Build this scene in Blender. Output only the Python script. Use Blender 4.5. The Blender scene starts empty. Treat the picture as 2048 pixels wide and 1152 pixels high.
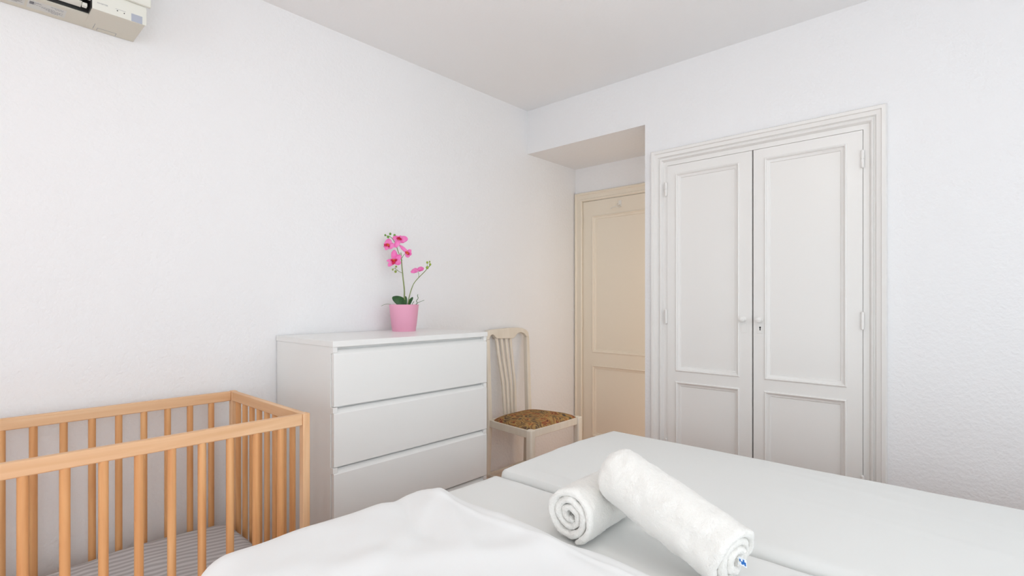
import bpy, bmesh, math, random
from mathutils import Vector, noise, Matrix
random.seed(7)
C = bpy.context.scene.collection
H = 1.148                       # eye height above the floor
TH = math.radians(42.25)        # camera yaw
FPX = 1031.0

# ------------------------------------------------------------------ camera, light, exposure
cam_data = bpy.data.cameras.new('camera'); cam = bpy.data.objects.new('camera', cam_data); C.objects.link(cam)
cam_data.sensor_width = 36.0; cam_data.sensor_fit = 'HORIZONTAL'
cam_data.lens = FPX * 36.0 / 2048.0
cam_data.shift_y = (602 - 576) / 2048.0
cam_data.clip_start = 0.02; cam_data.clip_end = 60
cam.location = (0, 0, H); cam.rotation_euler = (math.pi / 2, 0, TH)
S = bpy.context.scene
S.camera = cam
S.view_settings.view_transform = 'Standard'; S.view_settings.look = 'None'
S.view_settings.gamma = 1.0; S.view_settings.use_curve_mapping = False
S.view_settings.exposure = -0.08

L_SIDE, L_BACK, L_BED, L_LAMP, L_ALCOVE, L_SKY = 11, 2, 4.0, 12, 2.2, 2.3   # daylight, lamp, alcove fill and sky strengths
w = bpy.data.worlds.new('sky'); S.world = w; w.use_nodes = True
wn = w.node_tree.nodes; wl = w.node_tree.links
bg = wn['Background']; bg.inputs['Strength'].default_value = L_SKY
bg.inputs['Color'].default_value = (0.86, 0.96, 1.04, 1)

def area(name, loc, rot, sx, sy, power, col):
    l = bpy.data.lights.new(name, 'AREA'); l.shape = 'RECTANGLE'; l.size = sx; l.size_y = sy
    l.energy = power; l.color = col
    o = bpy.data.objects.new(name, l); C.objects.link(o); o.location = loc; o.rotation_euler = rot
    return o
XR, YF = 1.25, -2.7            # right wall, wall behind the camera
ZC = H + 1.264                  # ceiling
# daylight arriving through the two window openings
area('daylight_side', (XR + .16, -.5, 1.15), (0, math.radians(90), 0), 2.1, 1.6, L_SIDE, (0.90, 0.95, 1.0))
area('daylight_behind', (-.5, YF - .16, 1.15), (math.radians(90), 0, 0), 2.4, 2.1, L_BACK, (0.92, 0.96, 1.0))
area('daylight_bedside', (XR + .14, 1.3, 1.55), (0, math.radians(90), 0), 1.2, 1.6, L_BED, (0.94, 0.97, 1.0))

# unseen warm panel added inside the pier to brighten the alcove
area('alcove_fill', (-1.335, 2.88, .95), (0, math.radians(90), 0), 1.75, .40, L_ALCOVE, (1.0, .82, .64))

# ------------------------------------------------------------------ materials
def mat(name, col, rough=.6, bump=None, spec=.5, sheen=0, sub=0):
    m = bpy.data.materials.new(name); m.use_nodes = True
    n = m.node_tree.nodes; l = m.node_tree.links; b = n['Principled BSDF']
    b.inputs['Base Color'].default_value = (*col, 1); b.inputs['Roughness'].default_value = rough
    b.inputs['Specular IOR Level'].default_value = spec
    if sheen:
        b.inputs['Sheen Weight'].default_value = sheen
    if bump:
        prev = None
        for sc, st, dist in bump:
            tc = n.new('ShaderNodeTexCoord'); t = n.new('ShaderNodeTexNoise')
            t.inputs['Scale'].default_value = sc; t.inputs['Detail'].default_value = 3
            l.new(tc.outputs['Object'], t.inputs['Vector'])
            bp = n.new('ShaderNodeBump'); bp.inputs['Strength'].default_value = st; bp.inputs['Distance'].default_value = dist
            l.new(t.outputs['Fac'], bp.inputs['Height'])
            if prev: l.new(prev.outputs['Normal'], bp.inputs['Normal'])
            prev = bp
        l.new(prev.outputs['Normal'], b.inputs['Normal'])
    return m
def sr(r, g, b):
    f = lambda c: ((c/255+.055)/1.055)**2.4 if c > 10 else c/255/12.92
    return (f(r), f(g), f(b))
def ramp_mix(m, tex_fn, stops):
    n = m.node_tree.nodes; l = m.node_tree.links
    out = tex_fn(n, l); r = n.new('ShaderNodeValToRGB'); cr = r.color_ramp
    while len(cr.elements) < len(stops): cr.elements.new(.5)
    for e, (p, c) in zip(cr.elements, stops): e.position = p; e.color = (*c, 1)
    l.new(out, r.inputs['Fac']); l.new(r.outputs['Color'], n['Principled BSDF'].inputs['Base Color'])
def stretch_noise(scale, sx, sy, sz, detail=4, dist=0):
    def f(n, l):
        tc = n.new('ShaderNodeTexCoord'); mp = n.new('ShaderNodeMapping'); mp.inputs['Scale'].default_value = (sx, sy, sz)
        t = n.new('ShaderNodeTexNoise'); t.inputs['Scale'].default_value = scale; t.inputs['Detail'].default_value = detail
        t.inputs['Distortion'].default_value = dist
        l.new(tc.outputs['Object'], mp.inputs['Vector']); l.new(mp.outputs['Vector'], t.inputs['Vector'])
        return t.outputs['Fac']
    return f

M = {}
M['wall'] = mat('wall_paint', sr(244, 243, 243), .75, [(60, .5, .005), (130, .3, .003)], spec=.3)
M['ceil'] = mat('ceiling_paint', sr(248, 248, 248), .85, [(90, .25, .003)], spec=.2)
M['floor'] = mat('pink_tile_floor', sr(226, 168, 134), .3)
def brickf(n, l):
    tc = n.new('ShaderNodeTexCoord'); t = n.new('ShaderNodeTexBrick'); t.offset = 0
    t.inputs['Scale'].default_value = 3; t.inputs['Color1'].default_value = (1, 1, 1, 1); t.inputs['Color2'].default_value = (.8, .8, .8, 1)
    t.inputs['Mortar'].default_value = (0, 0, 0, 1); t.inputs['Mortar Size'].default_value = .012
    t.inputs['Brick Width'].default_value = 1; t.inputs['Row Height'].default_value = 1
    l.new(tc.outputs['Object'], t.inputs['Vector']); return t.outputs['Color']
ramp_mix(M['floor'], brickf, [(0, sr(170, 130, 110)), (.8, sr(232, 176, 144)), (1, sr(238, 188, 158))])
M['closet'] = mat('white_gloss_paint', sr(241, 238, 234), .34, [(9, .05, .01)])
M['cream'] = mat('cream_gloss_paint', sr(239, 228, 210), .3, [(9, .05, .01)])
M['hingepaint'] = mat('painted_metal', sr(236, 232, 224), .35)
M['dark'] = mat('dark_interior', sr(70, 62, 58), .8)
M['black'] = mat('black_plastic', sr(28, 28, 26), .5)
M['malm'] = mat('white_foil', sr(243, 242, 239), .28)
M['chair'] = mat('cream_lacquer', sr(232, 222, 206), .35)
ramp_mix(M['chair'], stretch_noise(30, 1, 1, .15), [(.3, sr(228, 217, 200)), (.7, sr(236, 227, 212))])
M['linen'] = mat('white_linen', sr(236, 236, 233), .85, [(900, .06, .0006), (7, .10, .01)], spec=.15, sheen=.15)
M['duvet'] = mat('white_duvet_cotton', sr(246, 246, 245), .85, [(900, .06, .0006), (6, .12, .012)], spec=.15, sheen=.15)
M['terry'] = mat('white_terry', sr(249, 246, 240), .95, [(420, .55, .0035), (120, .35, .004)], spec=.1, sheen=.5)
M['bedbase'] = mat('bed_base_fabric', sr(150, 140, 130), .9)
M['pot'] = mat('pink_ceramic', sr(238, 168, 194), .42)
M['leafg'] = mat('dark_leaf', sr(38, 84, 40), .35)
ramp_mix(M['leafg'], stretch_noise(60, 1, 1, 1), [(.3, sr(24, 62, 28)), (.7, sr(56, 104, 50))])
M['leafp'] = mat('pale_leaf', sr(118, 140, 104), .5)
M['stem'] = mat('stem_green', sr(134, 148, 92), .5)
M['bud'] = mat('bud_green', sr(150, 172, 62), .45)
M['bud2'] = mat('bud_bright', sr(112, 160, 60), .45)
M['petal'] = mat('pink_petal', sr(244, 120, 190), .5)
ramp_mix(M['petal'], stretch_noise(45, 1, 1, 1), [(.3, sr(240, 96, 176)), (.75, sr(248, 146, 204))])
M['lip'] = mat('magenta_lip', sr(214, 30, 84), .45)
M['lip2'] = mat('orange_lip', sr(240, 120, 70), .45)
M['soil'] = mat('potting_moss', sr(88, 84, 56), .95, [(90, .8, .01)])
M['ac'] = mat('ac_ivory', sr(232, 232, 222), .35)
M['acunder'] = mat('ac_cream_plastic', sr(218, 214, 200), .45)
M['acgrey'] = mat('ac_grey_window', sr(178, 184, 196), .3)
M['acprint'] = mat('grey_print', sr(150, 152, 158), .6)
M['sticker'] = mat('pale_sticker', sr(216, 217, 212), .5)
M['tag'] = mat('white_tag', sr(235, 240, 246), .6)
M['tagblue'] = mat('blue_print', sr(30, 110, 190), .6)
M['frame'] = mat('window_frame_paint', sr(240, 240, 238), .4)
M['lampglass'] = mat('lamp_opal', sr(245, 243, 238), .3)
gl = bpy.data.materials.new('window_glass'); gl.use_nodes = True
gb = gl.node_tree.nodes['Principled BSDF']; gb.inputs['Transmission Weight'].default_value = 1; gb.inputs['Roughness'].default_value = 0; gb.inputs['IOR'].default_value = 1.0
gb.inputs['Base Color'].default_value = (1, 1, 1, 1)
M['glass'] = gl

def wood(name, ax):
    m = mat(name, sr(226, 178, 128), .5)
    sc = [26, 26, 26]; sc[ax] = 1.6
    ramp_mix(m, stretch_noise(1.6, *sc, detail=5, dist=.6), [(.3, sr(224, 176, 131)), (.55, sr(233, 189, 146)), (.75, sr(239, 201, 161))])
    return m
M['woodx'] = wood('beech_x', 0); M['woody'] = wood('beech_y', 1); M['woodz'] = wood('beech_z', 2)
# slats have a more orange tone than the rails
M['woods'] = mat('beech_slat', sr(222, 164, 108), .45)
ramp_mix(M['woods'], stretch_noise(1.6, 30, 30, 1.6, 5, .6), [(.3, sr(212, 150, 96)), (.55, sr(226, 168, 112)), (.75, sr(234, 182, 128))])

# striped crib sheet
M['stripe'] = mat('grey_striped_cotton', sr(170, 166, 166), .9, [(700, .1, .001)], spec=.1)
def stripef(n, l):
    tc = n.new('ShaderNodeTexCoord'); t = n.new('ShaderNodeTexWave'); t.wave_type = 'BANDS'; t.bands_direction = 'X'
    mp = n.new('ShaderNodeMapping'); mp.inputs['Rotation'].default_value = (0, 0, math.radians(9))
    t.inputs['Scale'].default_value = 11; t.inputs['Distortion'].default_value = .8; t.inputs['Detail'].default_value = 0
    t.inputs['Detail Scale'].default_value = .25
    l.new(tc.outputs['Object'], mp.inputs['Vector']); l.new(mp.outputs['Vector'], t.inputs['Vector']); return t.outputs['Fac']
ramp_mix(M['stripe'], stripef, [(.35, sr(178, 174, 174)), (.65, sr(202, 199, 199))])

# paisley seat fabric
pm = bpy.data.materials.new('paisley_tapestry'); pm.use_nodes = True
n = pm.node_tree.nodes; l = pm.node_tree.links; b = n['Principled BSDF']; b.inputs['Roughness'].default_value = .9; b.inputs['Specular IOR Level'].default_value = .1
tc = n.new('ShaderNodeTexCoord')
wv = n.new('ShaderNodeTexNoise'); wv.inputs['Scale'].default_value = 9; wv.inputs['Detail'].default_value = 1; l.new(tc.outputs['Object'], wv.inputs['Vector'])
mx = n.new('ShaderNodeMix'); mx.data_type = 'VECTOR'; mx.inputs[0].default_value = .16
l.new(tc.outputs['Object'], mx.inputs[4]); l.new(wv.outputs['Color'], mx.inputs[5])
vo = n.new('ShaderNodeTexVoronoi'); vo.inputs['Scale'].default_value = 15; l.new(mx.outputs[1], vo.inputs['Vector'])
mt = n.new('ShaderNodeMath'); mt.operation = 'MULTIPLY'; mt.inputs[1].default_value = 4.4; l.new(vo.outputs['Distance'], mt.inputs[0])
fr = n.new('ShaderNodeMath'); fr.operation = 'FRACT'; l.new(mt.outputs[0], fr.inputs[0])
r1 = n.new('ShaderNodeValToRGB'); cr = r1.color_ramp; cr.interpolation = 'LINEAR'
for i in range(3): cr.elements.new(.5)
for e, (p, c) in zip(cr.elements, [(0, sr(206, 168, 110)), (.3, sr(178, 138, 84)), (.5, sr(112, 62, 56)), (.78, sr(84, 74, 78)), (.92, sr(190, 150, 92))]):
    e.position = p; e.color = (*c, 1)
l.new(fr.outputs[0], r1.inputs['Fac'])
n2 = n.new('ShaderNodeTexNoise'); n2.inputs['Scale'].default_value = 22; n2.inputs['Detail'].default_value = 3; l.new(tc.outputs['Object'], n2.inputs['Vector'])
r2 = n.new('ShaderNodeValToRGB'); cr = r2.color_ramp
for i in range(3): cr.elements.new(.5)
for e, (p, c) in zip(cr.elements, [(.38, sr(86, 86, 74)), (.45, sr(168, 132, 84)), (.55, sr(178, 140, 88)), (.60, sr(184, 96, 62)), (.68, sr(112, 54, 54))]):
    e.position = p; e.color = (*c, 1)
l.new(n2.outputs['Fac'], r2.inputs['Fac'])
m2 = n.new('ShaderNodeMix'); m2.data_type = 'RGBA'; m2.inputs[0].default_value = .5
l.new(r1.outputs['Color'], m2.inputs[6]); l.new(r2.outputs['Color'], m2.inputs[7]); l.new(m2.outputs[2], b.inputs['Base Color'])
M['paisley'] = pm

# ------------------------------------------------------------------ helpers
def bx(bm, x0, x1, y0, y1, z0, z1):
    v = [bm.verts.new((x, y, z)) for x in (x0, x1) for y in (y0, y1) for z in (z0, z1)]
    for f in ((0, 1, 3, 2), (4, 6, 7, 5), (0, 4, 5, 1), (2, 3, 7, 6), (0, 2, 6, 4), (1, 5, 7, 3)):
        bm.faces.new([v[i] for i in f])
def tube(bm, pts, rad, seg=10, cap=True):
    pts = [Vector(p) for p in pts]; rings = []
    for i, p in enumerate(pts):
        a = pts[max(i-1, 0)]; c = pts[min(i+1, len(pts)-1)]; d = (c-a).normalized()
        up = Vector((0, 0, 1)) if abs(d.z) < .9 else Vector((1, 0, 0))
        s = d.cross(up).normalized(); t = s.cross(d)
        r = rad[i] if isinstance(rad, (list, tuple)) else rad
        rings.append([bm.verts.new(p + (s*math.cos(2*math.pi*k/seg) + t*math.sin(2*math.pi*k/seg))*r) for k in range(seg)])
    for i in range(len(rings)-1):
        for k in range(seg):
            bm.faces.new((rings[i][k], rings[i][(k+1) % seg], rings[i+1][(k+1) % seg], rings[i+1][k]))
    if cap: bm.faces.new(rings[0][::-1]); bm.faces.new(rings[-1])
def lathe(bm, prof, origin, axis='z', seg=32):
    o = Vector(origin); rings = []
    for r, h in prof:
        ring = []
        for k in range(seg):
            a = 2*math.pi*k/seg; c, s = math.cos(a)*r, math.sin(a)*r
            d = {'z': (c, s, h), 'y': (c, h, s), 'x': (h, c, s)}[axis]
            ring.append(bm.verts.new(o + Vector(d)))
        rings.append(ring)
    for i in range(len(rings)-1):
        for k in range(seg):
            bm.faces.new((rings[i][k], rings[i][(k+1) % seg], rings[i+1][(k+1) % seg], rings[i+1][k]))
    if prof[0][0] > 1e-6: bm.faces.new(rings[0])
    if prof[-1][0] > 1e-6: bm.faces.new(rings[-1])
def prism(bm, poly, axis, a, b_):
    # poly: 2-D points in the plane normal to axis
    def P(u, v, w):
        return {'x': (w, u, v), 'y': (u, w, v), 'z': (u, v, w)}[axis]
    A = [bm.verts.new(P(u, v, a)) for u, v in poly]; B = [bm.verts.new(P(u, v, b_)) for u, v in poly]
    bm.faces.new(A); bm.faces.new(B[::-1])
    k = len(poly)
    for i in range(k): bm.faces.new((A[i], A[(i+1) % k], B[(i+1) % k], B[i]))
def root_of(p):
    while p.parent: p = p.parent
    return p
def obj(name, bm, m, parent=None, bevel=0, smooth=False, subsurf=0, seg=2, org=None):
    bmesh.ops.remove_doubles(bm, verts=bm.verts, dist=1e-6)
    bmesh.ops.recalc_face_normals(bm, faces=bm.faces)
    off = root_of(parent).location if parent else (Vector(org) if org else Vector((0, 0, 0)))
    for v in bm.verts: v.co -= off
    me = bpy.data.meshes.new(name); bm.to_mesh(me); bm.free()
    for mm in (m if isinstance(m, (list, tuple)) else [m]): me.materials.append(mm)
    o = bpy.data.objects.new(name, me); C.objects.link(o)
    if parent: o.parent = parent
    else: o.location = off
    if bevel:
        md = o.modifiers.new('bevel', 'BEVEL'); md.width = bevel; md.segments = seg; md.limit_method = 'ANGLE'; md.angle_limit = math.radians(40)
    if subsurf:
        md = o.modifiers.new('subsurf', 'SUBSURF'); md.levels = subsurf; md.render_levels = subsurf
    if smooth or bevel:
        for p in me.polygons: p.use_smooth = True
    if (smooth or bevel) and not subsurf:
        try: me.set_sharp_from_angle(angle=math.radians(35))
        except Exception: pass
    return o
def B(): return bmesh.new()
def box(name, dims, m, parent=None, bevel=.0015, **k):
    bm = B(); bx(bm, *dims); return obj(name, bm, m, parent, bevel, **k)
def thing(name, loc, label, cat, group=None):
    o = bpy.data.objects.new(name, None); C.objects.link(o); o.location = loc
    o['label'] = label; o['category'] = cat
    if group: o['group'] = group
    o.empty_display_size = .05
    return o
def struct(o): o['kind'] = 'structure'; return o
def tag(o, label, cat): o['label'] = label; o['category'] = cat; return o

# ------------------------------------------------------------------ the room
WX, WY, AY = -2.235, 2.614, 3.163       # left wall, back wall, back of the alcove
AX = -1.377                             # right end of the alcove opening
ZS = H + .978                           # soffit over the alcove
CX0, CX1, CZ = -1.31, -.305, H + .79    # opening of the wardrobe
struct(box('floor', (WX-.2, XR+.2, YF-.2, 3.5, -.1, 0), M['floor'], bevel=0))
struct(box('ceiling', (WX-.2, XR+.2, YF-.2, 3.5, ZC, ZC+.12), M['ceil'], bevel=0))
struct(box('wall_left', (WX-.15, WX, YF-.15, 3.5, 0, ZC), M['wall'], bevel=0))
bm = B()
bx(bm, WX, AX, WY, AY, ZS, ZC)                      # beam above the alcove
bx(bm, AX, CX0, WY, 2.66, 0, ZC); bx(bm, AX, CX0, 3.10, 3.4, 0, ZC); bx(bm, AX, CX0, 2.66, 3.10, 1.95, ZC); bx(bm, -1.325, CX0, 2.66, 3.10, 0, 1.95)   # pier with an added shallow recess that holds the alcove fill
bx(bm, CX0, CX1, WY, 3.4, CZ, ZC)
bx(bm, CX1, XR, WY, 3.4, 0, ZC)
struct(obj('wall_back', bm, M['wall']))
bm = B(); DL, DR, DT = WX+.02, -1.40, H+.775
bx(bm, WX, DL, AY, AY+.2, 0, ZC); bx(bm, DR, AX, AY, AY+.2, 0, ZC); bx(bm, DL, DR, AY, AY+.2, DT, ZC)
struct(obj('wall_alcove', bm, M['wall']))
bm = B()                                            # right wall with a window opening beside the camera
wy0, wy1, wz0, wz1 = -1.35, .36, .04, 2.22
bx(bm, XR, XR+.15, YF-.15, wy0, 0, ZC); bx(bm, XR, XR+.15, wy1, .5, 0, ZC)
bx(bm, XR, XR+.15, 2.1, 3.4, 0, ZC); bx(bm, XR, XR+.15, .5, 2.1, 0, .95); bx(bm, XR, XR+.15, .5, 2.1, 2.15, ZC)
bx(bm, XR, XR+.15, wy0, wy1, 0, wz0); bx(bm, XR, XR+.15, wy0, wy1, wz1, ZC)
struct(obj('wall_right', bm, M['wall']))
bm = B(); fx0, fx1, fz0, fz1 = -1.7, .7, .04, 2.22   # wall behind the camera
bx(bm, WX, fx0, YF-.15, YF, 0, ZC); bx(bm, fx1, XR, YF-.15, YF, 0, ZC)
bx(bm, fx0, fx1, YF-.15, YF, 0, fz0); bx(bm, fx0, fx1, YF-.15, YF, fz1, ZC)
struct(obj('wall_front', bm, M['wall']))
# window frames
def wframe(bm, a0, a1, z0, z1, w, d0, d1, ax):
    def q(u0, u1, v0, v1):
        if ax == 'x': bx(bm, d0, d1, u0, u1, v0, v1)
        else: bx(bm, u0, u1, d0, d1, v0, v1)
    q(a0, a1, z0, z0+w); q(a0, a1, z1-w, z1); q(a0, a0+w, z0+w, z1-w); q(a1-w, a1, z0+w, z1-w)
    mid = (a0+a1)/2; q(mid-w/2, mid+w/2, z0+w, z1-w)
bm = B(); wframe(bm, wy0, wy1, wz0, wz1, .05, XR+.05, XR+.10, 'x'); w1 = struct(obj('window_1', bm, M['frame'], bevel=.002))
bm = B(); wframe(bm, fx0, fx1, fz0, fz1, .05, YF-.10, YF-.05, 'y'); w2 = struct(obj('window_2', bm, M['frame'], bevel=.002))
bm = B(); wframe(bm, .5, 2.1, .95, 2.15, .05, XR+.05, XR+.10, 'x'); struct(obj('window_3', bm, M['frame'], bevel=.002))
# skirting
struct(box('baseboard_left', (WX, WX+.012, 1.76, AY, 0, .072), M['cream'], bevel=.003))
struct(box('baseboard_back', (CX1+.04, XR, WY-.012, WY, 0, .072), M['cream'], bevel=.003))

# moulded frame swept around three sides of an opening; prof = (distance outward from the opening, projection from the wall)
def casing(bm, x0, x1, z0, z1, yw, prof):
    rows = []
    for d, p in prof:
        rows.append([bm.verts.new((x0-d, yw-p, z0)), bm.verts.new((x0-d, yw-p, z1+d)), bm.verts.new((x1+d, yw-p, z1+d)), bm.verts.new((x1+d, yw-p, z0))])
    for i in range(len(rows)):
        j = (i+1) % len(rows)
        for k in range(3):
            bm.faces.new((rows[i][k], rows[i][k+1], rows[j][k+1], rows[j][k]))
    bm.faces.new([r[0] for r in rows]); bm.faces.new([r[3] for r in rows][::-1])
def ring(bm, x0, x1, z0, z1, yw, prof):
    # closed rectangular moulding; prof = (distance inward from the outer edge, projection from yw towards the room)
    rows = []
    for d, p in prof:
        rows.append([bm.verts.new((x0+d, yw-p, z0+d)), bm.verts.new((x0+d, yw-p, z1-d)), bm.verts.new((x1-d, yw-p, z1-d)), bm.verts.new((x1-d, yw-p, z0+d))])
    for i in range(len(rows)):
        j = (i+1) % len(rows)
        for k in range(4):
            kk = (k+1) % 4
            bm.faces.new((rows[i][k], rows[i][kk], rows[j][kk], rows[j][k]))
def leaf(parent, name, x0, x1, z0, z1, yf, panels, m, th=.03):
    """panelled door leaf, front face at yf; panels = outer rectangles of the recessed fields"""
    xs = sorted({x0, x1} | {p[0] for p in panels} | {p[1] for p in panels})
    bm = B(); px0, px1 = panels[0][0], panels[0][1]
    bx(bm, x0, px0, yf, yf+th, z0, z1); bx(bm, px1, x1, yf, yf+th, z0, z1)
    zs = [z0]
    for p in sorted(panels, key=lambda q: q[2]): zs += [p[2], p[3]]
    zs.append(z1)
    for i in range(0, len(zs), 2): bx(bm, px0, px1, yf, yf+th, zs[i], zs[i+1])
    d = obj(name, bm, m, parent)
    for p in panels:
        bm = B(); bx(bm, p[0], p[1], yf+.012, yf+.024, p[2], p[3]); obj('panel', bm, m, d)
        bm = B(); e = .007
        ring(bm, p[0]-e, p[1]+e, p[2]-e, p[3]+e, yf+.012,
             [(0, .011), (.0015, .0155), (.006, .018), (.010, .0155), (.012, .010), (.018, .006), (.024, .0045), (.027, 0), (.008, 0)])
        obj('panel_moulding', bm, m, d, smooth=True)
    return d
def hinge(parent, x, y, z, h, r, m):
    bm = B(); lathe(bm, [(r*.4, -h/2-.004), (r, -h/2), (r, -.001), (r*.7, -.001), (r*.7, .001), (r, .001), (r, h/2), (r*.4, h/2+.004)], (x, y, z), 'z', 14)
    obj('hinge', bm, m, parent, smooth=True)

# ------------------------------------------------------------------ alcove door
lx0, lx1, lz1 = -2.170, -1.43, H+.725
bm = B()
casing(bm, lx0+.004, lx1-.004, 0, lz1+.003, AY, [(0, -.10), (0, .012), (.006, .018), (.014, .018), (.018, .012), (.045, .014), (.052, .022), (.060, .022), (.066, .012), (.066, -.01), (.02, -.02)])
door1 = struct(obj('door_1', bm, M['cream'], smooth=True))
door1.name = 'door_1'
lf = leaf(door1, 'door_leaf', lx0+.006, lx1-.006, .01, lz1, AY-.002, [(-2.079, -1.52, H-.377+.01, H+.612), (-2.079, -1.52, H-.974, H-.470)], M['cream'])
for z in (.58, -.159, -.92): hinge(lf, lx0+.002, AY-.010, H+z, .075, .006, M['cream'])
bm = B(); bx(bm, -1.865, -1.842, AY-.006, AY-.002, H+.655, H+.70)
tube(bm, [(-1.853, AY-.006, H+.668), (-1.853, AY-.026, H+.660), (-1.853, AY-.036, H+.664), (-1.853, AY-.040, H+.676)], .0035, 8)
tube(bm, [(-1.853, AY-.008, H+.660), (-1.853, AY-.024, H+.648), (-1.875, AY-.03, H+.656), (-1.90, AY-.032, H+.652), (-1.912, AY-.03, H+.645)], .003, 8)
hk = obj('coat_hook', bm, M['hingepaint'], lf, smooth=True)
# ------------------------------------------------------------------ built-in wardrobe
wd = thing('built_in_wardrobe', ((CX0+CX1)/2, WY, 0), 'white built-in wardrobe with two tall panelled doors set in the back wall', 'wardrobe')
wx0, wx1, wz = -1.247, -.367, H+.727
bm = B()
casing(bm, wx0, wx1, 0, wz, WY, [(0, -.05), (0, -.004), (.022, -.004), (.026, .004), (.030, .010), (.036, .012), (.039, .004), (.043, .004), (.048, .014), (.064, .018), (.067, .024), (.080, .026), (.084, .020), (.084, -.01), (.06, -.02)])
obj('door_frame', bm, M['closet'], wd, smooth=True)
bm = B(); bx(bm, CX0, CX1, 3.35, 3.36, 0, CZ); bx(bm, wx0-.02, wx0-.005, WY+.06, 3.35, 0, CZ); bx(bm, wx1+.005, wx1+.02, WY+.06, 3.35, 0, CZ)
obj('carcass', bm, M['dark'], wd)  # coloured dark so the gaps around the doors read as shade
yd = WY-.001
for x0, x1, p0, p1, hx in ((wx0+.0015, -.8130, -1.193, -.877, wx0), (-.8065, wx1-.0015, -.752, -.431, wx1)):
    lf = leaf(wd, 'door', x0, x1, .03, wz-.003, yd, [(p0, p1, H-.366, H+.672), (p0, p1, .12, H-.432)], M['closet'])
    for z in (.600, -.084, -.775): hinge(lf, hx + (-.003 if hx < -1 else -.001), yd-.006, H+z, .07, .0065, M['closet'])
    left = hx < -1
    kx = -.853 if left else -.777
    bm = B(); lathe(bm, [(.0145, 0), (.0145, -.003), (.007, -.006), (.006, -.014), (.011, -.019), (.014, -.025), (.0125, -.031), (.007, -.034), (0, -.035)], (kx, yd, H-.089), 'y', 24)
    obj('knob', bm, M['closet'], lf, smooth=True)
    ex = kx if not left else kx+.004
    pl = box('keyhole_plate', (ex-.013, ex+.013, yd-.0022, yd, H-.155, H-.108), M['closet'], lf, bevel=.0015)
    if not left:
        bm = B(); lathe(bm, [(.0042, 0), (.0042, -.0004)], (ex+.001, yd-.0022, H-.126), 'y', 16)
        prism(bm, [(ex-.0008, H-.127), (ex+.0028, H-.127), (ex+.0036, H-.140), (ex-.0016, H-.140)], 'y', yd-.0022, yd-.0026)
        kh = obj('keyhole', bm, M['black'], lf)

# ------------------------------------------------------------------ chest of drawers
ctx0, ctx1, cty0, cty1, ctop = WX+.004, -1.752, .955, 1.755, 1.0
ch = thing('chest_of_drawers', ((ctx0+ctx1)/2, (cty0+cty1)/2, 0), 'white four-drawer chest standing against the left wall between crib and chair', 'chest of drawers')
box('top', (ctx0, ctx1, cty0, cty1, ctop-.022, ctop), M['malm'], ch, bevel=.0012)
fx = ctx1 - .004                   # drawer front plane
sx = fx - .020                     # carcass front edge behind the drawer fronts
for y0, y1 in ((cty0+.003, cty0+.021), (cty1-.021, cty1-.003)):
    bm = B(); prof = [(ctx0, 0), (sx, 0)]
    pitch = .2225; zt = ctop-.022
    # side panel whose front edge steps forward at each finger gap
    tops = [zt - .0 - i*pitch for i in range(4)]
    pts = [(ctx0, 0.0)]
    pts += [(sx, 0.0)]
    for i in (3, 2, 1, 0):
        t = tops[i]
        pts += [(sx, t-.026), (fx-.001, t-.026+.006), (fx-.001, t), (sx, t)] if i else [(sx, t-.026), (fx-.001, t-.020), (fx-.001, t)]
    pts += [(ctx0, zt)]
    prism(bm, pts, 'y', y0, y1); obj('side_panel', bm, M['malm'], ch, bevel=.0008)
box('back_panel', (ctx0, ctx0+.006, cty0+.021, cty1-.021, 0, zt), M['malm'], ch, bevel=0)
box('plinth', (sx-.04, sx-.02, cty0+.021, cty1-.021, 0, .07), M['malm'], ch)
for i in range(4):
    t = tops[i]
    box('cross_rail', (sx-.03, sx-.004, cty0+.021, cty1-.021, t-.045, t), M['malm'], ch, bevel=.0008)
    dz1 = t-(.028 if i == 0 else .024); dz0 = t-pitch+.002 if i < 3 else .075
    bm = B(); prism(bm, [(fx-.018, dz0), (fx, dz0), (fx, dz1), (fx-.016, dz1+.017), (fx-.018, dz1+.017)], 'y', cty0+.006, cty1-.002)
    d = obj('drawer', bm, M['malm'], ch, bevel=.001)
    bm = B(); bx(bm, ctx0+.05, fx-.018, cty0+.035, cty1-.035, dz0+.012, dz0+.022)
    bx(bm, ctx0+.05, fx-.018, cty0+.035, cty0+.047, dz0+.022, dz1-.05); bx(bm, ctx0+.05, fx-.018, cty1-.047, cty1-.035, dz0+.022, dz1-.05)
    obj('drawer_box', bm, M['malm'], d)

# ------------------------------------------------------------------ crib
rz = H-.352; cX0, cX1, cY0, cY1 = -2.180, -1.557, -.46, .772
cr_ = thing('crib', ((cX0+cX1)/2, (cY0+cY1)/2, 0), 'beech wooden crib with open slatted sides against the left wall', 'crib')
RT = .020; RH = .036
pw, pd = .028, .022
for x in (cX0, cX1-pw):
    for y in (cY0, cY1-pd):
        box('corner_post', (x, x+pw, y, y+pd, 0, rz+.001), M['woodz'], cr_, bevel=.0025)
nx0, nx1 = cX1-.024, cX1-.004          # near long rail
qx0, qx1 = cX0+.004, cX0+.024
for x0, x1 in ((nx0, nx1), (qx0, qx1)):
    box('side_rail', (x0, x1, cY0+pd, cY1-pd, rz-RH, rz), M['woody'], cr_, bevel=.003)
    box('lower_rail', (x0, x1, cY0+pd, cY1-pd, .16, .20), M['woody'], cr_, bevel=.003)
    xm = (x0+x1)/2; first = .1165 if x0 == nx0 else .1165
    for k in range(-7, 10):
        y = first + .0711*k + (.0 if x0 == nx0 else -.003)
        if y < cY0+.04 or y > .72: continue
        bm = B(); tube(bm, [(xm, y, .19), (xm, y, rz-RH+.002)], .0103, 14); obj('slat', bm, M['woods'], cr_, smooth=True)
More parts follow.
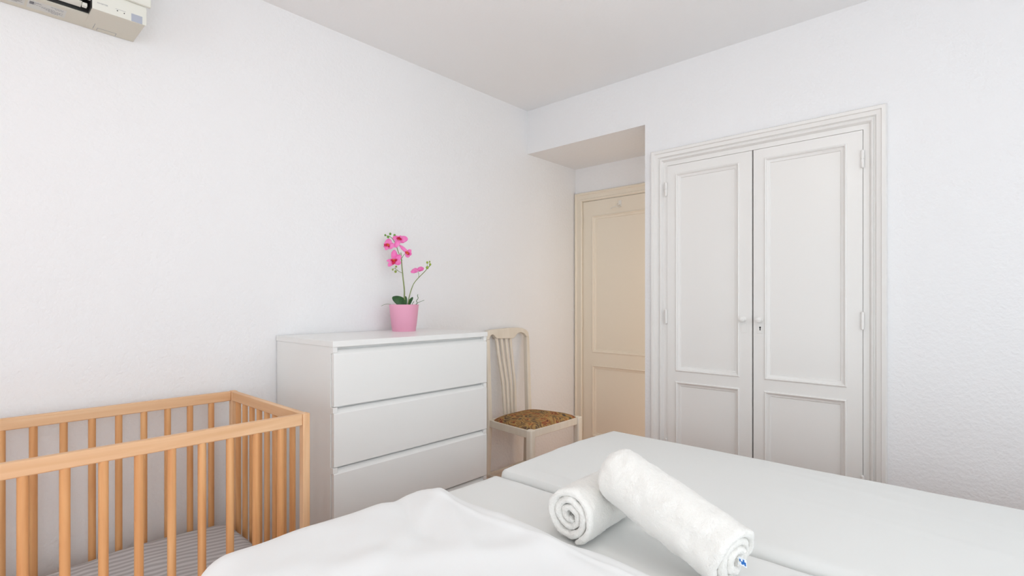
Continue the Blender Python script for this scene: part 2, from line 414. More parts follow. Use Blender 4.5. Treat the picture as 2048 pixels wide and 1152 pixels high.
for y0, y1 in ((cY1-.021, cY1-.002), (cY0+.002, cY0+.021)):
    box('end_rail', (cX0+pw, cX1-pw, y0, y1, rz-RH, rz), M['woodx'], cr_, bevel=.003)
    box('lower_rail', (cX0+pw, cX1-pw, y0, y1, .16, .20), M['woodx'], cr_, bevel=.003)
    ym = (y0+y1)/2
    for k in range(8):
        x = -2.113 + .0655*k
        bm = B(); tube(bm, [(x, ym, .19), (x, ym, rz-RH+.002)], .0095, 14); obj('slat', bm, M['woods'], cr_, smooth=True)
box('mattress_base', (cX0+.03, cX1-.03, cY0+.03, cY1-.03, .195, .21), M['woody'], cr_)

def wrap(qx, qy, x0, x1, y0, y1, r, ztop):
    """a cloth point lying on a block: bends over the edge with radius r, then hangs down"""
    cx_ = min(max(qx, x0+r), x1-r); cy_ = min(max(qy, y0+r), y1-r)
    dx, dy = qx-cx_, qy-cy_; d = math.hypot(dx, dy)
    if d < 1e-9: return Vector((qx, qy, ztop)), Vector((0, 0, 1))
    ux, uy = dx/d, dy/d
    if d < r*math.pi/2:
        a = d/r; return Vector((cx_+ux*r*math.sin(a), cy_+uy*r*math.sin(a), ztop-r*(1-math.cos(a)))), Vector((ux*math.sin(a), uy*math.sin(a), math.cos(a)))
    return Vector((cx_+ux*r, cy_+uy*r, ztop-r-(d-r*math.pi/2))), Vector((ux, uy, 0))
def fbm(x, y, s, sd=0): return noise.noise(Vector((x*s, y*s, sd)))
def draped_block(x0, x1, y0, y1, z0, z1, r, n_x, n_y, fn):
    side = (z1-z0) - r + r*math.pi/2 - .0
    ext = side - r
    bm = B(); G = []
    for i in range(n_x+1):
        row = []
        qx = x0-ext + (x1-x0+2*ext)*i/n_x
        for j in range(n_y+1):
            qy = y0-ext + (y1-y0+2*ext)*j/n_y
            p, nn = wrap(qx, qy, x0, x1, y0, y1, r, z1)
            p = p + nn*fn(p.x, p.y, nn)
            if p.z < z0: p.z = z0
            row.append(bm.verts.new(p))
        G.append(row)
    for i in range(n_x):
        for j in range(n_y):
            bm.faces.new((G[i][j], G[i+1][j], G[i+1][j+1], G[i][j+1]))
    rim = [G[i][0] for i in range(n_x+1)] + [G[n_x][j] for j in range(1, n_y+1)] + [G[i][n_y] for i in range(n_x-1, -1, -1)] + [G[0][j] for j in range(n_y-1, 0, -1)]
    bm.faces.new(rim)
    return bm
# crib mattress
mz = H-.838
def cf(x, y, nn):
    u = (x+1.868)/.27
    return (.012*math.exp(-((y-.45)/.16)**2) + .004*fbm(x, y, 9) + .003*fbm(x, y, 22, 3))*nn.z
bm = draped_block(cX0+.032, cX1-.032, cY0+.034, cY1-.034, .21, mz, .045, 60, 110, cf)
tag(obj('crib_mattress', bm, M['stripe'], None, smooth=True, org=(-1.868, .156, .21)), 'grey striped sheet covering the small mattress inside the crib', 'mattress')

# ------------------------------------------------------------------ chair
cs = thing('dining_chair', (-1.96, 2.32, 0), 'cream wooden chair with paisley seat beside the chest of drawers', 'chair')
def backX(z): return -2.13 - (z-H+.69)*(.07/.52) if z > H-.69 else -2.13
def upr(y_b, y_t, wb, wt, ztop):
    bm = B(); N = 14; rings = []
    for i in range(N+1):
        z = ztop*i/N; f = max(0, (z-.45)/(ztop-.45)) if z > .45 else 0
        x = backX(z) - (.02*(1-z/.45) if z < .45 else 0); y = y_b+(y_t-y_b)*f; w2 = (wb+(wt-wb)*f)/2
        rings.append([bm.verts.new((x+a*.015, y+b_*w2, z)) for a, b_ in ((-1, -1), (1, -1), (1, 1), (-1, 1))])
    for i in range(N):
        for k in range(4): bm.faces.new((rings[i][k], rings[i][(k+1) % 4], rings[i+1][(k+1) % 4], rings[i+1][k]))
    bm.faces.new(rings[0][::-1]); bm.faces.new(rings[-1]); return bm
zt_ = H-.232
obj('leg', upr(2.142, 2.188, .034, .026, zt_), M['chair'], cs, bevel=.004)
obj('leg', upr(2.498, 2.552, .034, .026, zt_), M['chair'], cs, bevel=.004)
# crest rail with two arches
poly = [(2.175, -.232), (2.175, -.20), (2.185, -.184), (2.204, -.175), (2.272, -.172), (2.37, -.169), (2.464, -.170), (2.51, -.175), (2.543, -.186), (2.562, -.203), (2.565, -.232),
        (2.539, -.232), (2.532, -.220), (2.519, -.210), (2.500, -.203), (2.480, -.202), (2.460, -.206), (2.445, -.214), (2.432, -.226), (2.416, -.234), (2.40, -.236),
        (2.28, -.230), (2.262, -.229), (2.252, -.220), (2.243, -.210), (2.232, -.204), (2.220, -.205), (2.210, -.212), (2.203, -.222), (2.201, -.232)]
bm = B()
def cpt(u, v, s): z = H+v; return (backX(z)+s, u, z)
A_ = [bm.verts.new(cpt(u, v, .014)) for u, v in poly]; B_ = [bm.verts.new(cpt(u, v, -.012)) for u, v in poly]
bm.faces.new(A_); bm.faces.new(B_[::-1])
for i in range(len(poly)): bm.faces.new((A_[i], A_[(i+1) % len(poly)], B_[(i+1) % len(poly)], B_[i]))
obj('crest_rail', bm, M['chair'], cs, bevel=.004, seg=3)
for k in range(4):
    yt = 2.271+.0412*k; yb = 2.281+.0312*k
    bm = B(); rings = []; N = 16
    for i in range(N+1):
        f = i/N; z = H-.228-(.46)*f; s = math.sin(f*math.pi*2)*(-.006)
        y = yt+(yb-yt)*f + .006*math.sin(f*math.pi*1.6)*(-1 if f < .6 else .3); x = backX(z)+.012*math.sin(f*math.pi)
        rings.append([bm.verts.new((x+a*.007, y+b_*.009, z)) for a, b_ in ((-1, -1), (1, -1), (1, 1), (-1, 1))])
    for i in range(N):
        for q in range(4): bm.faces.new((rings[i][q], rings[i][(q+1) % 4], rings[i+1][(q+1) % 4], rings[i+1][q]))
    bm.faces.new(rings[0]); bm.faces.new(rings[-1][::-1])
    obj('back_slat', bm, M['chair'], cs, bevel=.003)
sz = H-.695
fl = [(-1.808, 2.098), (-1.808, 2.536)]
for x, y in fl:
    bm = B(); bx(bm, x, x+.04, y, y+.04, 0, sz+.004)
    obj('leg', bm, M['chair'], cs, bevel=.009, seg=3)
def rail(p, q, h0, h1, t):
    bm = B(); p, q = Vector(p), Vector(q); d = (q-p).normalized(); nrm = Vector((-d.y, d.x))*t/2
    pl = [p+nrm, q+nrm, q-nrm, p-nrm]; prism(bm, [(a.x, a.y) for a in pl], 'z', h0, h1)
    return bm
for p, q in (((-1.79, 2.137), (-1.79, 2.537)), ((-2.12, 2.148), (-1.806, 2.114)), ((-2.12, 2.492), (-1.806, 2.562)), ((-2.125, 2.155), (-2.125, 2.485))):
    obj('seat_rail', rail(p, q, sz-.042, sz, .022), M['chair'], cs, bevel=.003)
for p, q in (((-2.145, 2.155), (-2.145, 2.485)), ((-2.13, 2.142), (-1.806, 2.116)), ((-2.13, 2.498), (-1.806, 2.556))):
    obj('stretcher', rail(p, q, .115, .135, .016), M['chair'], cs, bevel=.003)
# cushion
bm = B(); N = 22; G = []
for i in range(N+1):
    row = []
    for j in range(N+1):
        u, v = i/N, j/N; x = -2.105 + u*.325
        y0 = 2.140 - u*.035; y1 = 2.488+u*.068; y = y0+(y1-y0)*v
        e = (1-abs(2*u-1)**4)*(1-abs(2*v-1)**4)
        cx_ = .008*(abs(2*u-1)**6*abs(2*v-1)**6)
        row.append(bm.verts.new((x, y, sz-.002+.036*max(e, 0)**.55 - cx_)))
    G.append(row)
for i in range(N):
    for j in range(N): bm.faces.new((G[i][j], G[i+1][j], G[i+1][j+1], G[i][j+1]))
low = bmesh.ops.extrude_face_region(bm, geom=bm.faces[:])
for v in [e for e in low['geom'] if isinstance(e, bmesh.types.BMVert)]: v.co.z = sz-.02
obj('seat_cushion', bm, M['paisley'], cs, smooth=True)

# ------------------------------------------------------------------ beds
BX0, BX1 = -1.268, .72
ZM = H-.603                              # top of the sheets
def fold(x, y, ax, ay, bx_, by_, wdt, amp):
    dx, dy = bx_-ax, by_-ay; L = math.hypot(dx, dy); t = ((x-ax)*dx+(y-ay)*dy)/L/L
    dd = ((x-ax)*dy-(y-ay)*dx)/L
    e = 1 if 0 <= t <= 1 else math.exp(-((min(abs(t), abs(t-1))*L)/.05)**2)
    return amp*math.exp(-(dd/wdt)**2)*e
def far_fn(x, y, nn):
    h = .010*math.sin(max(0, min(1, (y-1.33)/.75))*math.pi)
    h += .0025*fbm(x*.6, y, 5) + .0012*fbm(x*.35, y, 16, 4)
    h += fold(x, y, -.55, 1.95, .3, 1.80, .016, .0022) + fold(x, y, -.45, 1.70, .35, 1.62, .012, .0025) + fold(x, y, -.75, 2.02, -.2, 1.98, .013, .002)
    h += fold(x, y, -.1, 1.86, .5, 1.72, .012, -.002) + fold(x, y, -1.2, 1.385, -.8, 1.365, .010, .004)
    if y < 1.40 and x < -.8: h += .004*math.sin((x+1.268)/.47*math.pi)*math.exp(-((y-1.33)/.03)**2)
    return h*nn.z
def near_fn(x, y, nn):
    h = .003*math.sin(max(0, min(1, (y-.5)/.8))*math.pi) + .0015*fbm(x, y, 6, 9) + .001*fbm(x, y, 18, 2)
    return h*nn.z
for nm, y0, y1, fn, zt2, lab in (
        ('far', 1.323, 2.092, far_fn, ZM+.006, 'single bed with smooth white fitted sheet, the one nearest the wardrobe doors'),
        ('near', .44, 1.316, near_fn, ZM-.006, 'single bed with white sheet mostly covered by the white duvet, under the towels')):
    bd = thing('single_bed', ((BX0+BX1)/2, (y0+y1)/2, 0), lab, 'bed')
    bm = draped_block(BX0, BX1, y0, y1, .30, zt2,   .026 if nm == 'far' else .024, 150, 80, fn)
    obj('mattress', bm, M['linen'], bd, smooth=True)
    box('bed_base', (BX0+.02, BX1-.01, y0+.012, y1-.012, .16, .30), M['bedbase'], bd, bevel=.006)
    for x in (BX0+.08, BX1-.10):
        for y in (y0+.06, y1-.06):
            bm = B(); lathe(bm, [(.018, 0), (.022, .16)], (x, y, 0), 'z', 16); obj('leg', bm, M['black'], bd, smooth=True)

# duvet over the near bed
DX0, DY1 = -1.275, 1.035
TOPD = ZM + .003
def duvet_bm():
    bm = B(); nx, ny = 190, 120
    x0, x1, y0, y1 = DX0-.012, BX1+.03, .388, 3.0
    qa, qb = x0-.32, BX1-.12          # along the bed, hanging over its foot
    ta, tb = y0-.26, DY1              # across, hanging over the near side
    top, bot = [], []
    for i in range(nx+1):
        u = i/nx; qx = qa+(qb-qa)*u; rt, rb = [], []
        for j in range(ny+1):
            v = j/ny
            v = 1-(1-v)**1.25
            edge = tb + .012*math.sin((qx+.2)*7) + .012*fbm(qx, 0, 4, 5) - .02*math.exp(-((qx+.74)/.07)**2)
            qy = ta+(edge-ta)*v
            p, nn = wrap(qx, qy, x0, x1, y0, y1, .05, TOPD)
            de = edge-qy; dl = qx-qa; dn = qy-ta; dr = qb-qx
            dm = min(de, dl, dn, dr)
            th = .020*(1-math.exp(-max(dm, 0)/.015)) + .010*(1-math.exp(-max(de, 0)/.16))
            th += (.006*fbm(p.x, p.y+p.z, 4, 1) + .004*fbm(p.x*1.5, p.y+p.z, 9, 2))*min(1, dm/.05)
            # folds radiating from the turned corner
            th += fold(p.x, p.y, -1.20, 1.00, -.70, .72, .030, .010) + fold(p.x, p.y, -1.18, .97, -.95, .60, .028, .005)
            th += fold(p.x, p.y, -.95, 1.00, -.35, .86, .028, .008) + fold(p.x, p.y, -1.15, .70, -.8, .55, .03, .008)
            th += -fold(p.x, p.y, -1.22, .875, -1.02, .80, .028, .012)
            th += fold(p.x, p.y, -1.20, .97, -.35, .965, .010, .004) + fold(p.x, p.y, -1.1, .45, -.75, .95, .05, .006)
            th += .008*math.exp(-((p.x+1.20)/.06)**2 - ((p.y-1.0)/.06)**2)
            if dm <= 0: th = 0
            th = max(th, 0)
            rt.append(bm.verts.new(p+nn*(th+.001))); rb.append(bm.verts.new(p+nn*.0005) if dm > 1e-6 else rt[-1])
        top.append(rt); bot.append(rb)
    def f(*vs):
        u = []
        for v in vs:
            if v not in u: u.append(v)
        if len(u) > 2:
            try: bm.faces.new(u)
            except ValueError: pass
    for i in range(nx):
        for j in range(ny):
            f(top[i][j], top[i+1][j], top[i+1][j+1], top[i][j+1])
            f(bot[i][j], bot[i][j+1], bot[i+1][j+1], bot[i+1][j])
    return bm
dv = obj('duvet', duvet_bm(), M['duvet'], None, smooth=True, org=(-.4, .75, ZM))
tag(dv, 'plain white duvet spread over the near bed in front of the rolled towels', 'duvet')

# ------------------------------------------------------------------ rolled towels
def towel(L, R0, turns, th, squash=None, seed=0, tele=.010, prot=0):
    """rolled strip of terry; axis along local +X, from 0 to L"""
    bm = B(); NT = int(turns*60); rings = []
    r_in = R0 - turns*th*1.02
    nv = 54; cap = 5
    for i in range(NT+1):
        t = i/NT; ang = t*turns*2*math.pi + seed
        r = r_in + (R0-r_in)*t
        r += .0022*fbm(math.cos(ang)*2, math.sin(ang)*2, 1.1, seed+t*2)
        e0 = -tele*(.5+.5*math.sin(ang*.9+seed)) - .010*(1-t)*math.sin(seed+3*t) + .006*fbm(ang, t, .9, seed)
        e1 = L + tele*(.5+.5*math.sin(ang*.7+1+seed)) + .006*fbm(ang, t, .9, seed+5) + prot*(1-t)
        h = th*.5*1.06*(1 if t < .985 else .7)
        prof = []
        for k in range(cap+1):                   # rounded rim at 0
            a = -math.pi/2 + math.pi*k/cap
            prof.append((e0 + h - h*math.cos(a)*1.0, math.sin(a)*h))
        for k in range(1, nv): prof.append((e0+h+(e1-e0-2*h)*k/nv, h))
        for k in range(cap+1):
            a = math.pi/2 - math.pi*k/cap
            prof.append((e1 - h + h*math.cos(a), math.sin(a)*h))
        for k in range(1, nv): prof.append((e1-h-(e1-e0-2*h)*k/nv, -h))
        ring_ = []
        for x, dr in prof:
            rr = r+dr
            if abs(dr-h) < 1e-9: rr += .0025*fbm(x*3, ang*.5, 4, seed+8)*1.2
            y, z = math.cos(ang)*rr, math.sin(ang)*rr
            if squash: x, y, z = squash(x, y, z)
            ring_.append(bm.verts.new((x, y, z)))
        rings.append(ring_)
    n_ = len(rings[0])
    for i in range(NT):
        for k in range(n_): bm.faces.new((rings[i][k], rings[i][(k+1) % n_], rings[i+1][(k+1) % n_], rings[i+1][k]))
    bm.faces.new(rings[0][::-1]); bm.faces.new(rings[-1])
    return bm
def place(bm, origin, direction, up=(0, 0, 1)):
    d = Vector(direction).normalized(); u = Vector(up); s = u.cross(d).normalized(); u = d.cross(s)
    Mx = Matrix((d, s, u)).transposed().to_4x4(); Mx.translation = Vector(origin)
    bmesh.ops.transform(bm, matrix=Mx, verts=bm.verts)
def finish_towel(o, k):
    for nm_, size, st_ in (('lumps', .035, .009), ('pile', .0045, .0030)):
        t_ = bpy.data.textures.new(nm_+str(k), 'CLOUDS'); t_.noise_scale = size; t_.noise_depth = 2
        md = o.modifiers.new(nm_, 'DISPLACE'); md.texture = t_; md.strength = st_; md.mid_level = .5; md.texture_coords = 'LOCAL'
        if nm_ == 'lumps': sb = o.modifiers.new('sub', 'SUBSURF'); sb.levels = 1; sb.render_levels = 1
ta_ = .067
def sqA(x, y, z):
    if z < -ta_*.88: z = -ta_*.88 + (z+ta_*.88)*.25
    return x, y*1.0, z*.98
bm = towel(.235, ta_, 3.1, .0185, sqA, seed=-math.pi/2-.35-3.1*2*math.pi, tele=.006)
place(bm, (-.768, 1.052, ZM+.062), (-.04, 1, 0))
t1 = obj('rolled_towel', bm, M['terry'], None, smooth=True, org=(-.765, 1.17, ZM)); finish_towel(t1, 1)
tag(t1, 'shorter rolled white towel with its spiral end facing the viewer', 'towel')
t1['group'] = 'rolled towels on the bed'
tb_ = .0665
def sqB(x, y, z):
    e = max(0, (.03-x)/.03); y *= 1-.25*e*e; z *= 1-.25*e*e
    return x, y, z
bm = towel(.345, tb_, 3.1, .0185, sqB, seed=-math.pi/2+.5-3.1*2*math.pi, tele=.008, prot=.016)
pa, pb = Vector((-.705, 1.166, H-.432)), Vector((-.386, 1.104, H-.527))
place(bm, pa, pb-pa)
# longer folded inner flap peeking out at the near end
t2 = obj('rolled_towel', bm, M['terry'], None, smooth=True, org=(-.55, 1.17, ZM)); finish_towel(t2, 2)
tag(t2, 'longer rolled white towel leaning against the other, small blue-printed tag at its end', 'towel')
t2['group'] = 'rolled towels on the bed'
dB = (pb-pa).normalized()
tp = pb + dB*.026 + Vector((-.004, .006, -.003))
bm = B()
for s_ in (0,):
    a = tp; u1 = Vector((.010, .004, -.004)); u2 = Vector((-.002, .004, .006)); nn = u1.cross(u2).normalized()*.0006
    vs = [a-u2-u1*.6, a-u2+u1, a+u2+u1, a+u2-u1*.6]
    q1 = [bm.verts.new(v+nn) for v in vs]; q2 = [bm.verts.new(v-nn) for v in vs]
    bm.faces.new(q1); bm.faces.new(q2[::-1])
    for k in range(4): bm.faces.new((q1[k], q1[(k+1) % 4], q2[(k+1) % 4], q2[k]))
    tg = obj('care_tag', bm, M['tag'], t2)
    bm = B()
    for (c0, c1, r0, r1) in ((.0, .35, -.7, .1), (.3, .6, -.5, .7), (.55, .85, -.75, .2), (-.3, -.05, -.2, .5)):
        for sg in (1, -1):
            o_ = nn*sg*1.35
            vs = [bm.verts.new(a+u1*c0+u2*r0+o_), bm.verts.new(a+u1*c1+u2*r0+o_), bm.verts.new(a+u1*c1+u2*r1+o_), bm.verts.new(a+u1*c0+u2*r1+o_)]
            bm.faces.new(vs)
    obj('print', bm, M['tagblue'], tg)
tg['label'] = 'small white tag with blue print'

# ------------------------------------------------------------------ orchid
PX, PY, PZ = -2.104, 1.524, ctop
orc = thing('potted_orchid', (PX, PY, PZ), 'artificial pink orchid in a light pink pot on the chest of drawers', 'plant')
bm = B(); lathe(bm, [(.0565, 0), (.0575, .004), (.0600, .022), (.0608, .024), (.0715, .126), (.0725, .130), (.0705, .131), (.0690, .128), (.058, .03), (0, .028)], (PX, PY, PZ), 'z', 56)
obj('pot', bm, M['pot'], orc, smooth=True)
bm = B(); lathe(bm, [(0.0, .122), (.03, .124), (.055, .120), (.066, .112), (.064, .10), (0, .10)], (PX, PY, PZ), 'z', 30)
obj('moss', bm, M['soil'], orc, smooth=True)
Fv = Vector((-math.sin(TH), math.cos(TH), 0)); Rv = Vector((math.cos(TH), math.sin(TH), 0))
OS = 405.4*4.8
def oc(x, y, dep=0):      # place on the plant, metres right of and above the pot's rim centre, dep metres towards the back
    return Vector((PX, PY, PZ+.130)) + Rv*((x-330)/OS) + Vector((0, 0, (783-y)/OS)) + Fv*dep
def sm(pts, n_=8):
    out = []
    P = [pts[0]]+pts+[pts[-1]]
    for i in range(1, len(P)-2):
        for k in range(n_):
            t = k/n_; a, b_, c, d = P[i-1], P[i], P[i+1], P[i+2]
            out.append(.5*((2*b_)+(c-a)*t+(2*a-5*b_+4*c-d)*t*t+(3*b_-a-3*c+d)*t*t*t))
    out.append(pts[-1]); return out
def stem(ps, r, m=None, parent=None):
    pts = sm([oc(*p) for p in ps]); bm = B()
    rr = [r*(1-.45*i/len(pts)) for i in range(len(pts))]
    tube(bm, pts, rr, 8); return obj('stem', bm, m or M['stem'], parent or orc, smooth=True)
s1 = stem([(332, 800, 0), (333, 720, 0), (333, 640, 0), (320, 520, 0), (312, 420, -.004), (306, 340, -.004), (302, 285, -.006)], .0040)
stem([(312, 360, -.003), (290, 310, 0), (268, 255, 0), (248, 200, .004), (222, 155, .004), (196, 130, .002), (170, 122, 0), (150, 116, 0)], .0022, parent=orc)
stem([(306, 345, -.003), (322, 322, -.008), (342, 298, -.012), (362, 285, -.014)], .0016)
stem([(318, 482, 0), (290, 468, -.01), (262, 445, -.014), (250, 430, -.014), (254, 418, -.014)], .0014)
stem([(265, 447, -.014), (240, 438, -.016), (222, 445, -.018)], .0012); stem([(272, 455, -.013), (258, 462, -.015), (249, 465, -.016)], .0012)
s2 = stem([(362, 800, .01), (374, 720, .01), (392, 650, .012), (420, 580, .012), (465, 525, .01), (520, 472, .006), (556, 432, .004), (582, 405, .004)], .0028)
stem([(466, 524, .01), (470, 500, .006), (464, 462, 0)], .0013)
stem([(556, 432, .004), (553, 405, .002), (552, 380, 0)], .0011); stem([(565, 425, .004), (574, 398, .006), (575, 372, .006)], .0011)
for x, y, r, mm in ((150, 116, 9, 'bud2'), (198, 104, 11, 'bud2'), (240, 118, 12, 'bud2'), (177, 133, 12, 'bud2'), (255, 418, 9, 'bud'), (222, 446, 9, 'bud'), (249, 465, 12, 'bud'),
                    (552, 378, 11, 'bud'), (575, 371, 8, 'bud'), (580, 396, 11, 'bud'), (552, 427, 14, 'bud')):
    bm = B(); bmesh.ops.create_uvsphere(bm, u_segments=12, v_segments=8, radius=r/OS)
    for v in bm.verts: v.co.z *= 1.12; v.co += oc(x, y, 0 if x < 260 else .004)
    obj('bud', bm, M[mm], orc, smooth=True)
def blade(bm, base, tip, width, bulge, normal, th=.0009, wob=0, nseg=8, shape=.5):
    """pointed or rounded blade from base to tip with thickness"""
    base, tip = Vector(base), Vector(tip); d = tip-base; L = d.length; dn = d.normalized()
    nrm = Vector(normal); nrm = (nrm-dn*nrm.dot(dn)).normalized(); side = dn.cross(nrm)
    T, Bt = [], []
    for i in range(nseg+1):
        t = i/nseg; wv_ = max(width*.06, width*.5*math.sqrt(max(0, 1-abs(2*t**shape-1)**2.3)))
        ctr = base+d*t + nrm*(bulge*math.sin(math.pi*t))
        rt, rb = [], []
        for k in (-1, -.5, 0, .5, 1):
            p = ctr + side*wv_*k - nrm*(abs(k)**2)*width*.10 + nrm*wob*math.sin(k*5+t*9)*.0015
            rt.append(bm.verts.new(p+nrm*th/2)); rb.append(bm.verts.new(p-nrm*th/2))
        T.append(rt); Bt.append(rb)
    for i in range(nseg):
        for k in range(4):
            bm.faces.new((T[i][k], T[i+1][k], T[i+1][k+1], T[i][k+1])); bm.faces.new((Bt[i][k], Bt[i][k+1], Bt[i+1][k+1], Bt[i+1][k]))
        bm.faces.new((T[i][0], Bt[i][0], Bt[i+1][0], T[i+1][0])); bm.faces.new((T[i][4], T[i+1][4], Bt[i+1][4], Bt[i][4]))
    for i in (0, nseg):
        for k in range(4): bm.faces.new((T[i][k], T[i][k+1], Bt[i][k+1], Bt[i][k]))
def flower(cx_, cy_, petals, lips, dep=-.01):
    bm = B(); c = oc(cx_, cy_, dep)
    for x, y, wd_, fwd in petals:
        blade(bm, c, oc(x, y, dep+fwd), wd_/OS, .003, -Fv+Vector((0, 0, .15)), wob=1, shape=.75)
    fo = obj('flower', bm, M['petal'], orc, smooth=True, subsurf=1)
    bm = B()
    for x, y, wd_, fwd in lips[0]:
        blade(bm, c-Fv*.002, oc(x, y, dep+fwd), wd_/OS, .002, -Fv, wob=1, shape=.8)
    obj('lip', bm, M['lip'], fo, smooth=True)
    bm = B()
    for x, y, wd_, fwd in lips[1]:
        blade(bm, c-Fv*.004, oc(x, y, dep+fwd), wd_/OS, .002, -Fv, wob=1, shape=.8)
    obj('lip_throat', bm, M['lip2'], fo, smooth=True)
flower(290, 155, [(374, 158, 66, -.004), (222, 138, 52, .004), (252, 240, 56, -.006), (300, 118, 34, .008), (335, 192, 40, .002)], ([(270, 148, 26, -.012), (300, 140, 22, -.014), (318, 162, 20, -.012)], [(292, 166, 14, -.016)]), -.012)
flower(190, 212, [(186, 152, 66, .002), (143, 200, 50, 0), (248, 225, 58, -.002), (160, 262, 44, -.004), (222, 250, 50, -.004), (140, 232, 30, 0)], ([(152, 218, 28, -.014), (200, 238, 20, -.012)], [(196, 222, 26, -.016), (182, 204, 16, -.014)]), -.016)
flower(242, 362, [(238, 256, 62, .004), (308, 312, 66, -.002), (306, 392, 60, -.004), (168, 362, 36, 0), (184, 416, 50, -.006)], ([(212, 358, 22, -.012), (236, 400, 34, -.014), (274, 354, 26, -.012)], [(240, 352, 22, -.018), (252, 372, 14, -.016)]), -.012)
flower(372, 288, [(288, 212, 36, .006), (344, 262, 34, .004), (404, 258, 40, .0), (408, 306, 44, -.002), (374, 334, 52, -.006), (345, 305, 40, -.002)], ([(352, 284, 26, -.012), (388, 310, 24, -.012)], [(376, 300, 26, -.016), (366, 278, 18, -.015)]), -.014)
# side-on flower on the short stem
bm = B(); c = oc(460, 452, 0)
for x, y, wd_, dp in ((388, 462, 62, .012), (404, 476, 50, -.02), (518, 428, 58, .01), (508, 440, 44, -.022), (455, 470, 40, -.03)):
    blade(bm, c, oc(x, y, dp), wd_/OS, .004, -Fv*.8+Vector((0, 0, .5)), wob=1, shape=.75)
fo = obj('flower', bm, M['petal'], orc, smooth=True, subsurf=1)
# leaves
def leafobj(base, tip, wd_, bul, nr, m, shape=.6):
    bm = B(); blade(bm, base, tip, wd_/OS, bul, nr, th=.0012, nseg=10, shape=shape); obj('leaf', bm, m, orc, smooth=True, subsurf=1)
leafobj(oc(352, 800, .0), oc(234, 708, -.03), 112, .012, (-Fv*.8+Vector((0, 0, .6))), M['leafg'], .55)
leafobj(oc(362, 800, .01), oc(405, 708, .02), 46, .004, (-Fv*.8+Vector((0, 0, .4))-Rv*.4), M['leafg'], .9)
leafobj(oc(345, 795, 0), oc(340, 700, .01), 36, .002, -Fv, M['leafg'], .9)
leafobj(oc(235, 790, -.01), oc(120, 796, -.02), 20, .009, Vector((0, 0, 1)), M['leafp'], .8)
leafobj(oc(425, 795, -.01), oc(532, 740, -.02), 22, .004, Vector((0, 0, 1))-Rv*.3, M['leafp'], .7)
bm = B(); tube(bm, sm([oc(*p) for p in [(440, 800, 0), (456, 768, 0), (450, 745, 0), (466, 722, 0), (460, 700, 0), (463, 684, 0)]]), .0018, 7); obj('aerial_root', bm, M['leafp'], orc, smooth=True)
bm = B(); tube(bm, sm([oc(*p) for p in [(402, 800, 0), (412, 772, 0), (426, 752, 0)]]), .0017, 7); obj('aerial_root', bm, M['leafp'], orc, smooth=True)

# ------------------------------------------------------------------ air conditioner
fxx = -2.073; zb = H+.922; ye = .452; yo = .313; yl = -.42
ac = thing('air_conditioner', (WX, 0, zb), 'ivory wall-mounted air conditioner high on the left wall', 'air conditioner')
bm = B()
prism(bm, [(WX+.001, zb), (fxx-.002, zb), (fxx, zb+.003), (fxx, zb+.26), (WX+.001, zb+.26)], 'y', yo, ye)
prism(bm, [(WX+.001, zb), (-2.127, zb), (-2.127, zb+.004), (-2.155, zb+.075), (fxx-.002, zb+.085), (fxx, zb+.26), (WX+.001, zb+.26)], 'y', yl+.09, yo)
prism(bm, [(WX+.001, zb), (fxx-.002, zb), (fxx, zb+.003), (fxx, zb+.26), (WX+.001, zb+.26)], 'y', yl, yl+.09)
obj('body', bm, M['acunder'], ac, bevel=.0012)
box('front_strip', (fxx, fxx+.0025, yo, ye+.004, zb+.001, zb+.062), M['ac'], ac, bevel=.0008)
box('front_panel', (fxx, -2.060, yl-.01, .467, zb+.062, zb+.255), M['ac'], ac, bevel=.003)
box('sensor_window', (fxx+.0025, fxx+.0035, .414, .444, zb+.001, zb+.026), M['acgrey'], ac, bevel=.0004)
box('outlet_lining', (-2.128, -2.122, yl+.09, yo-.001, zb+.004, zb+.075), M['black'], ac, bevel=0)
bm = B(); bx(bm, -2.122, fxx, yo-.003, yo-.001, zb+.004, zb+.07); obj('outlet_side', bm, M['black'], ac)
bm = B(); prism(bm, [(fxx-.004, zb+.024), (fxx+.001, zb+.024), (fxx+.003, zb+.064), (fxx-.001, zb+.066)], 'y', yl+.10, yo-.004); obj('louver', bm, M['ac'], ac, bevel=.0008)
bm = B(); prism(bm, [(-2.118, zb+.012), (-2.088, zb+.018), (-2.088, zb+.0205), (-2.118, zb+.0145)], 'y', yl+.10, yo-.022); obj('louver', bm, M['ac'], ac, bevel=.0005)
bm = B(); bx(bm, -2.100, -2.083, yo-.022, yo-.010, zb+.006, zb+.016); obj('louver_pivot', bm, M['ac'], ac, bevel=.001)
for y, z in ((.377, .941), (.395, .9395)):
    bm = B(); lathe(bm, [(.0016, .0025), (.0016, .0031)], (fxx, y, H+z), 'x', 12); obj('indicator', bm, M['black'], ac)
def text(body, size, loc, rot, m, parent, name='lettering'):
    cu = bpy.data.curves.new(name, 'FONT'); cu.body = body; cu.size = size; cu.extrude = .0001
    o = bpy.data.objects.new(name, cu); dg = bpy.context.evaluated_depsgraph_get(); C.objects.link(o)
    bpy.context.view_layer.update(); me = bpy.data.meshes.new_from_object(o.evaluated_get(bpy.context.evaluated_depsgraph_get()))
    bpy.data.objects.remove(o); q = bpy.data.objects.new(name, me); me.materials.clear(); me.materials.append(m); C.objects.link(q)
    q.parent = parent; q.location = Vector(loc)-root_of(parent).location; q.rotation_euler = rot
    return q
text('INVERTER', .0062, (fxx+.0027, .325, H+.9435), (math.pi/2, 0, math.pi/2), M['acprint'], ac)
bm = B(); bx(bm, fxx+.0025, fxx+.0027, .372, .399, H+.9455, H+.9463); obj('printed_line', bm, M['acprint'], ac)
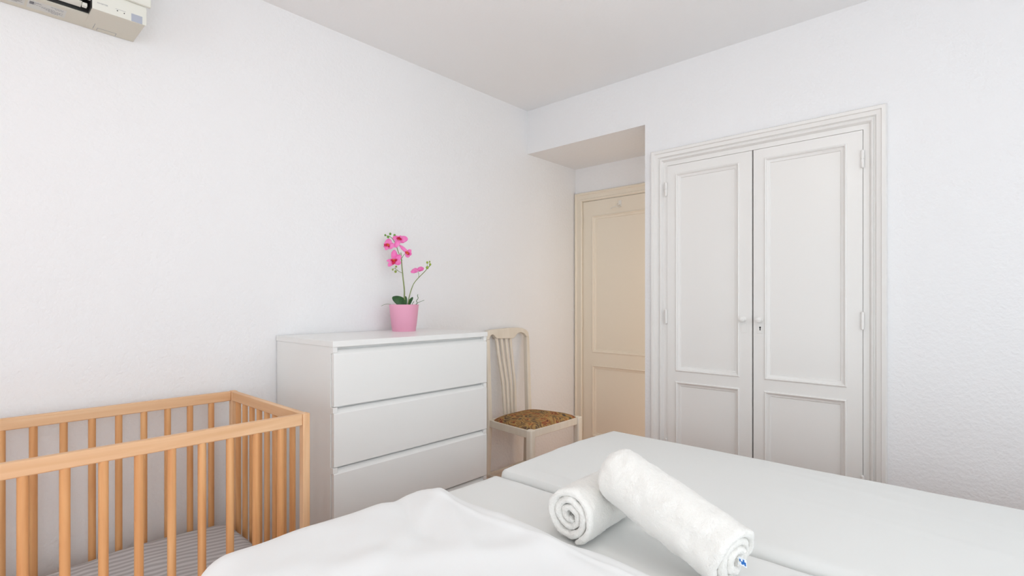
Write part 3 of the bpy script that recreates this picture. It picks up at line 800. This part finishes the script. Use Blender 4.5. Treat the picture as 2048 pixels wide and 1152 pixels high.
# stickers and printing underneath
st = box('warning_sticker', (-2.208, -2.150, .172, .262, zb-.0006, zb), M['sticker'], ac, bevel=0)
bm = B(); random.seed(3)
for r_, (x, ya, yb) in enumerate(((-2.160, .178, .20), (-2.164, .176, .205), (-2.170, .180, .192), (-2.176, .176, .236), (-2.183, .205, .256), (-2.189, .215, .250), (-2.195, .222, .256), (-2.201, .230, .246), (-2.158, .225, .255), (-2.166, .235, .256))):
    y = ya
    while y < yb:
        l_ = random.uniform(.002, .006); bx(bm, x-.0012, x+.0012, y, min(y+l_, yb), zb-.0009, zb-.0006); y += l_+.0013
bx(bm, -2.178, -2.158, .176, .186, zb-.0009, zb-.0006)
p_ = obj('print', bm, M['acprint'], st); p_['kind'] = 'stuff'
st2 = box('warning_sticker', (-2.208, -2.150, .09, .166, zb-.0006, zb), M['sticker'], ac, bevel=0)
bm = B()
for x, ya, yb in ((-2.176, .12, .16), (-2.182, .12, .155), (-2.188, .125, .162), (-2.194, .13, .15)):
    bx(bm, x-.0013, x+.0013, ya, yb, zb-.0009, zb-.0006)
obj('print', bm, M['acprint'], st2)
bm = B(); bx(bm, -2.222, -2.178, .3365, .3375, zb-.0005, zb); bx(bm, -2.226, -2.206, .347, .348, zb-.0005, zb); bx(bm, -2.207, -2.206, .347, .398, zb-.0005, zb); bx(bm, -2.226, -2.206, .398, .399, zb-.0005, zb)
obj('screw_cover_seam', bm, M['acprint'], ac)

# ------------------------------------------------------------------ ceiling lamp, added out of view to light the room
LX, LY = -.7, 1.05
lm = thing('added_ceiling_lamp', (LX, LY, ZC), 'opal globe lamp added out of view, hanging from the ceiling over the foot of the beds', 'lamp')
bm = B(); lathe(bm, [(.05, 0), (.05, -.02), (.006, -.025), (.006, -.28), (.03, -.29)], (LX, LY, ZC), 'z', 24); obj('lamp_stem', bm, M['frame'], lm, smooth=True)
eg = M['lampglass'].node_tree.nodes['Principled BSDF']; eg.inputs['Emission Color'].default_value = (1, .96, .93, 1); eg.inputs['Emission Strength'].default_value = L_LAMP
bm = B(); lathe(bm, [(.03, -.288)]+[(.11*math.sin(a*math.pi/16), -.395+.11*math.cos(a*math.pi/16)) for a in range(2, 17)], (LX, LY, ZC), 'z', 32); obj('lamp_globe', bm, M['lampglass'], lm, smooth=True)
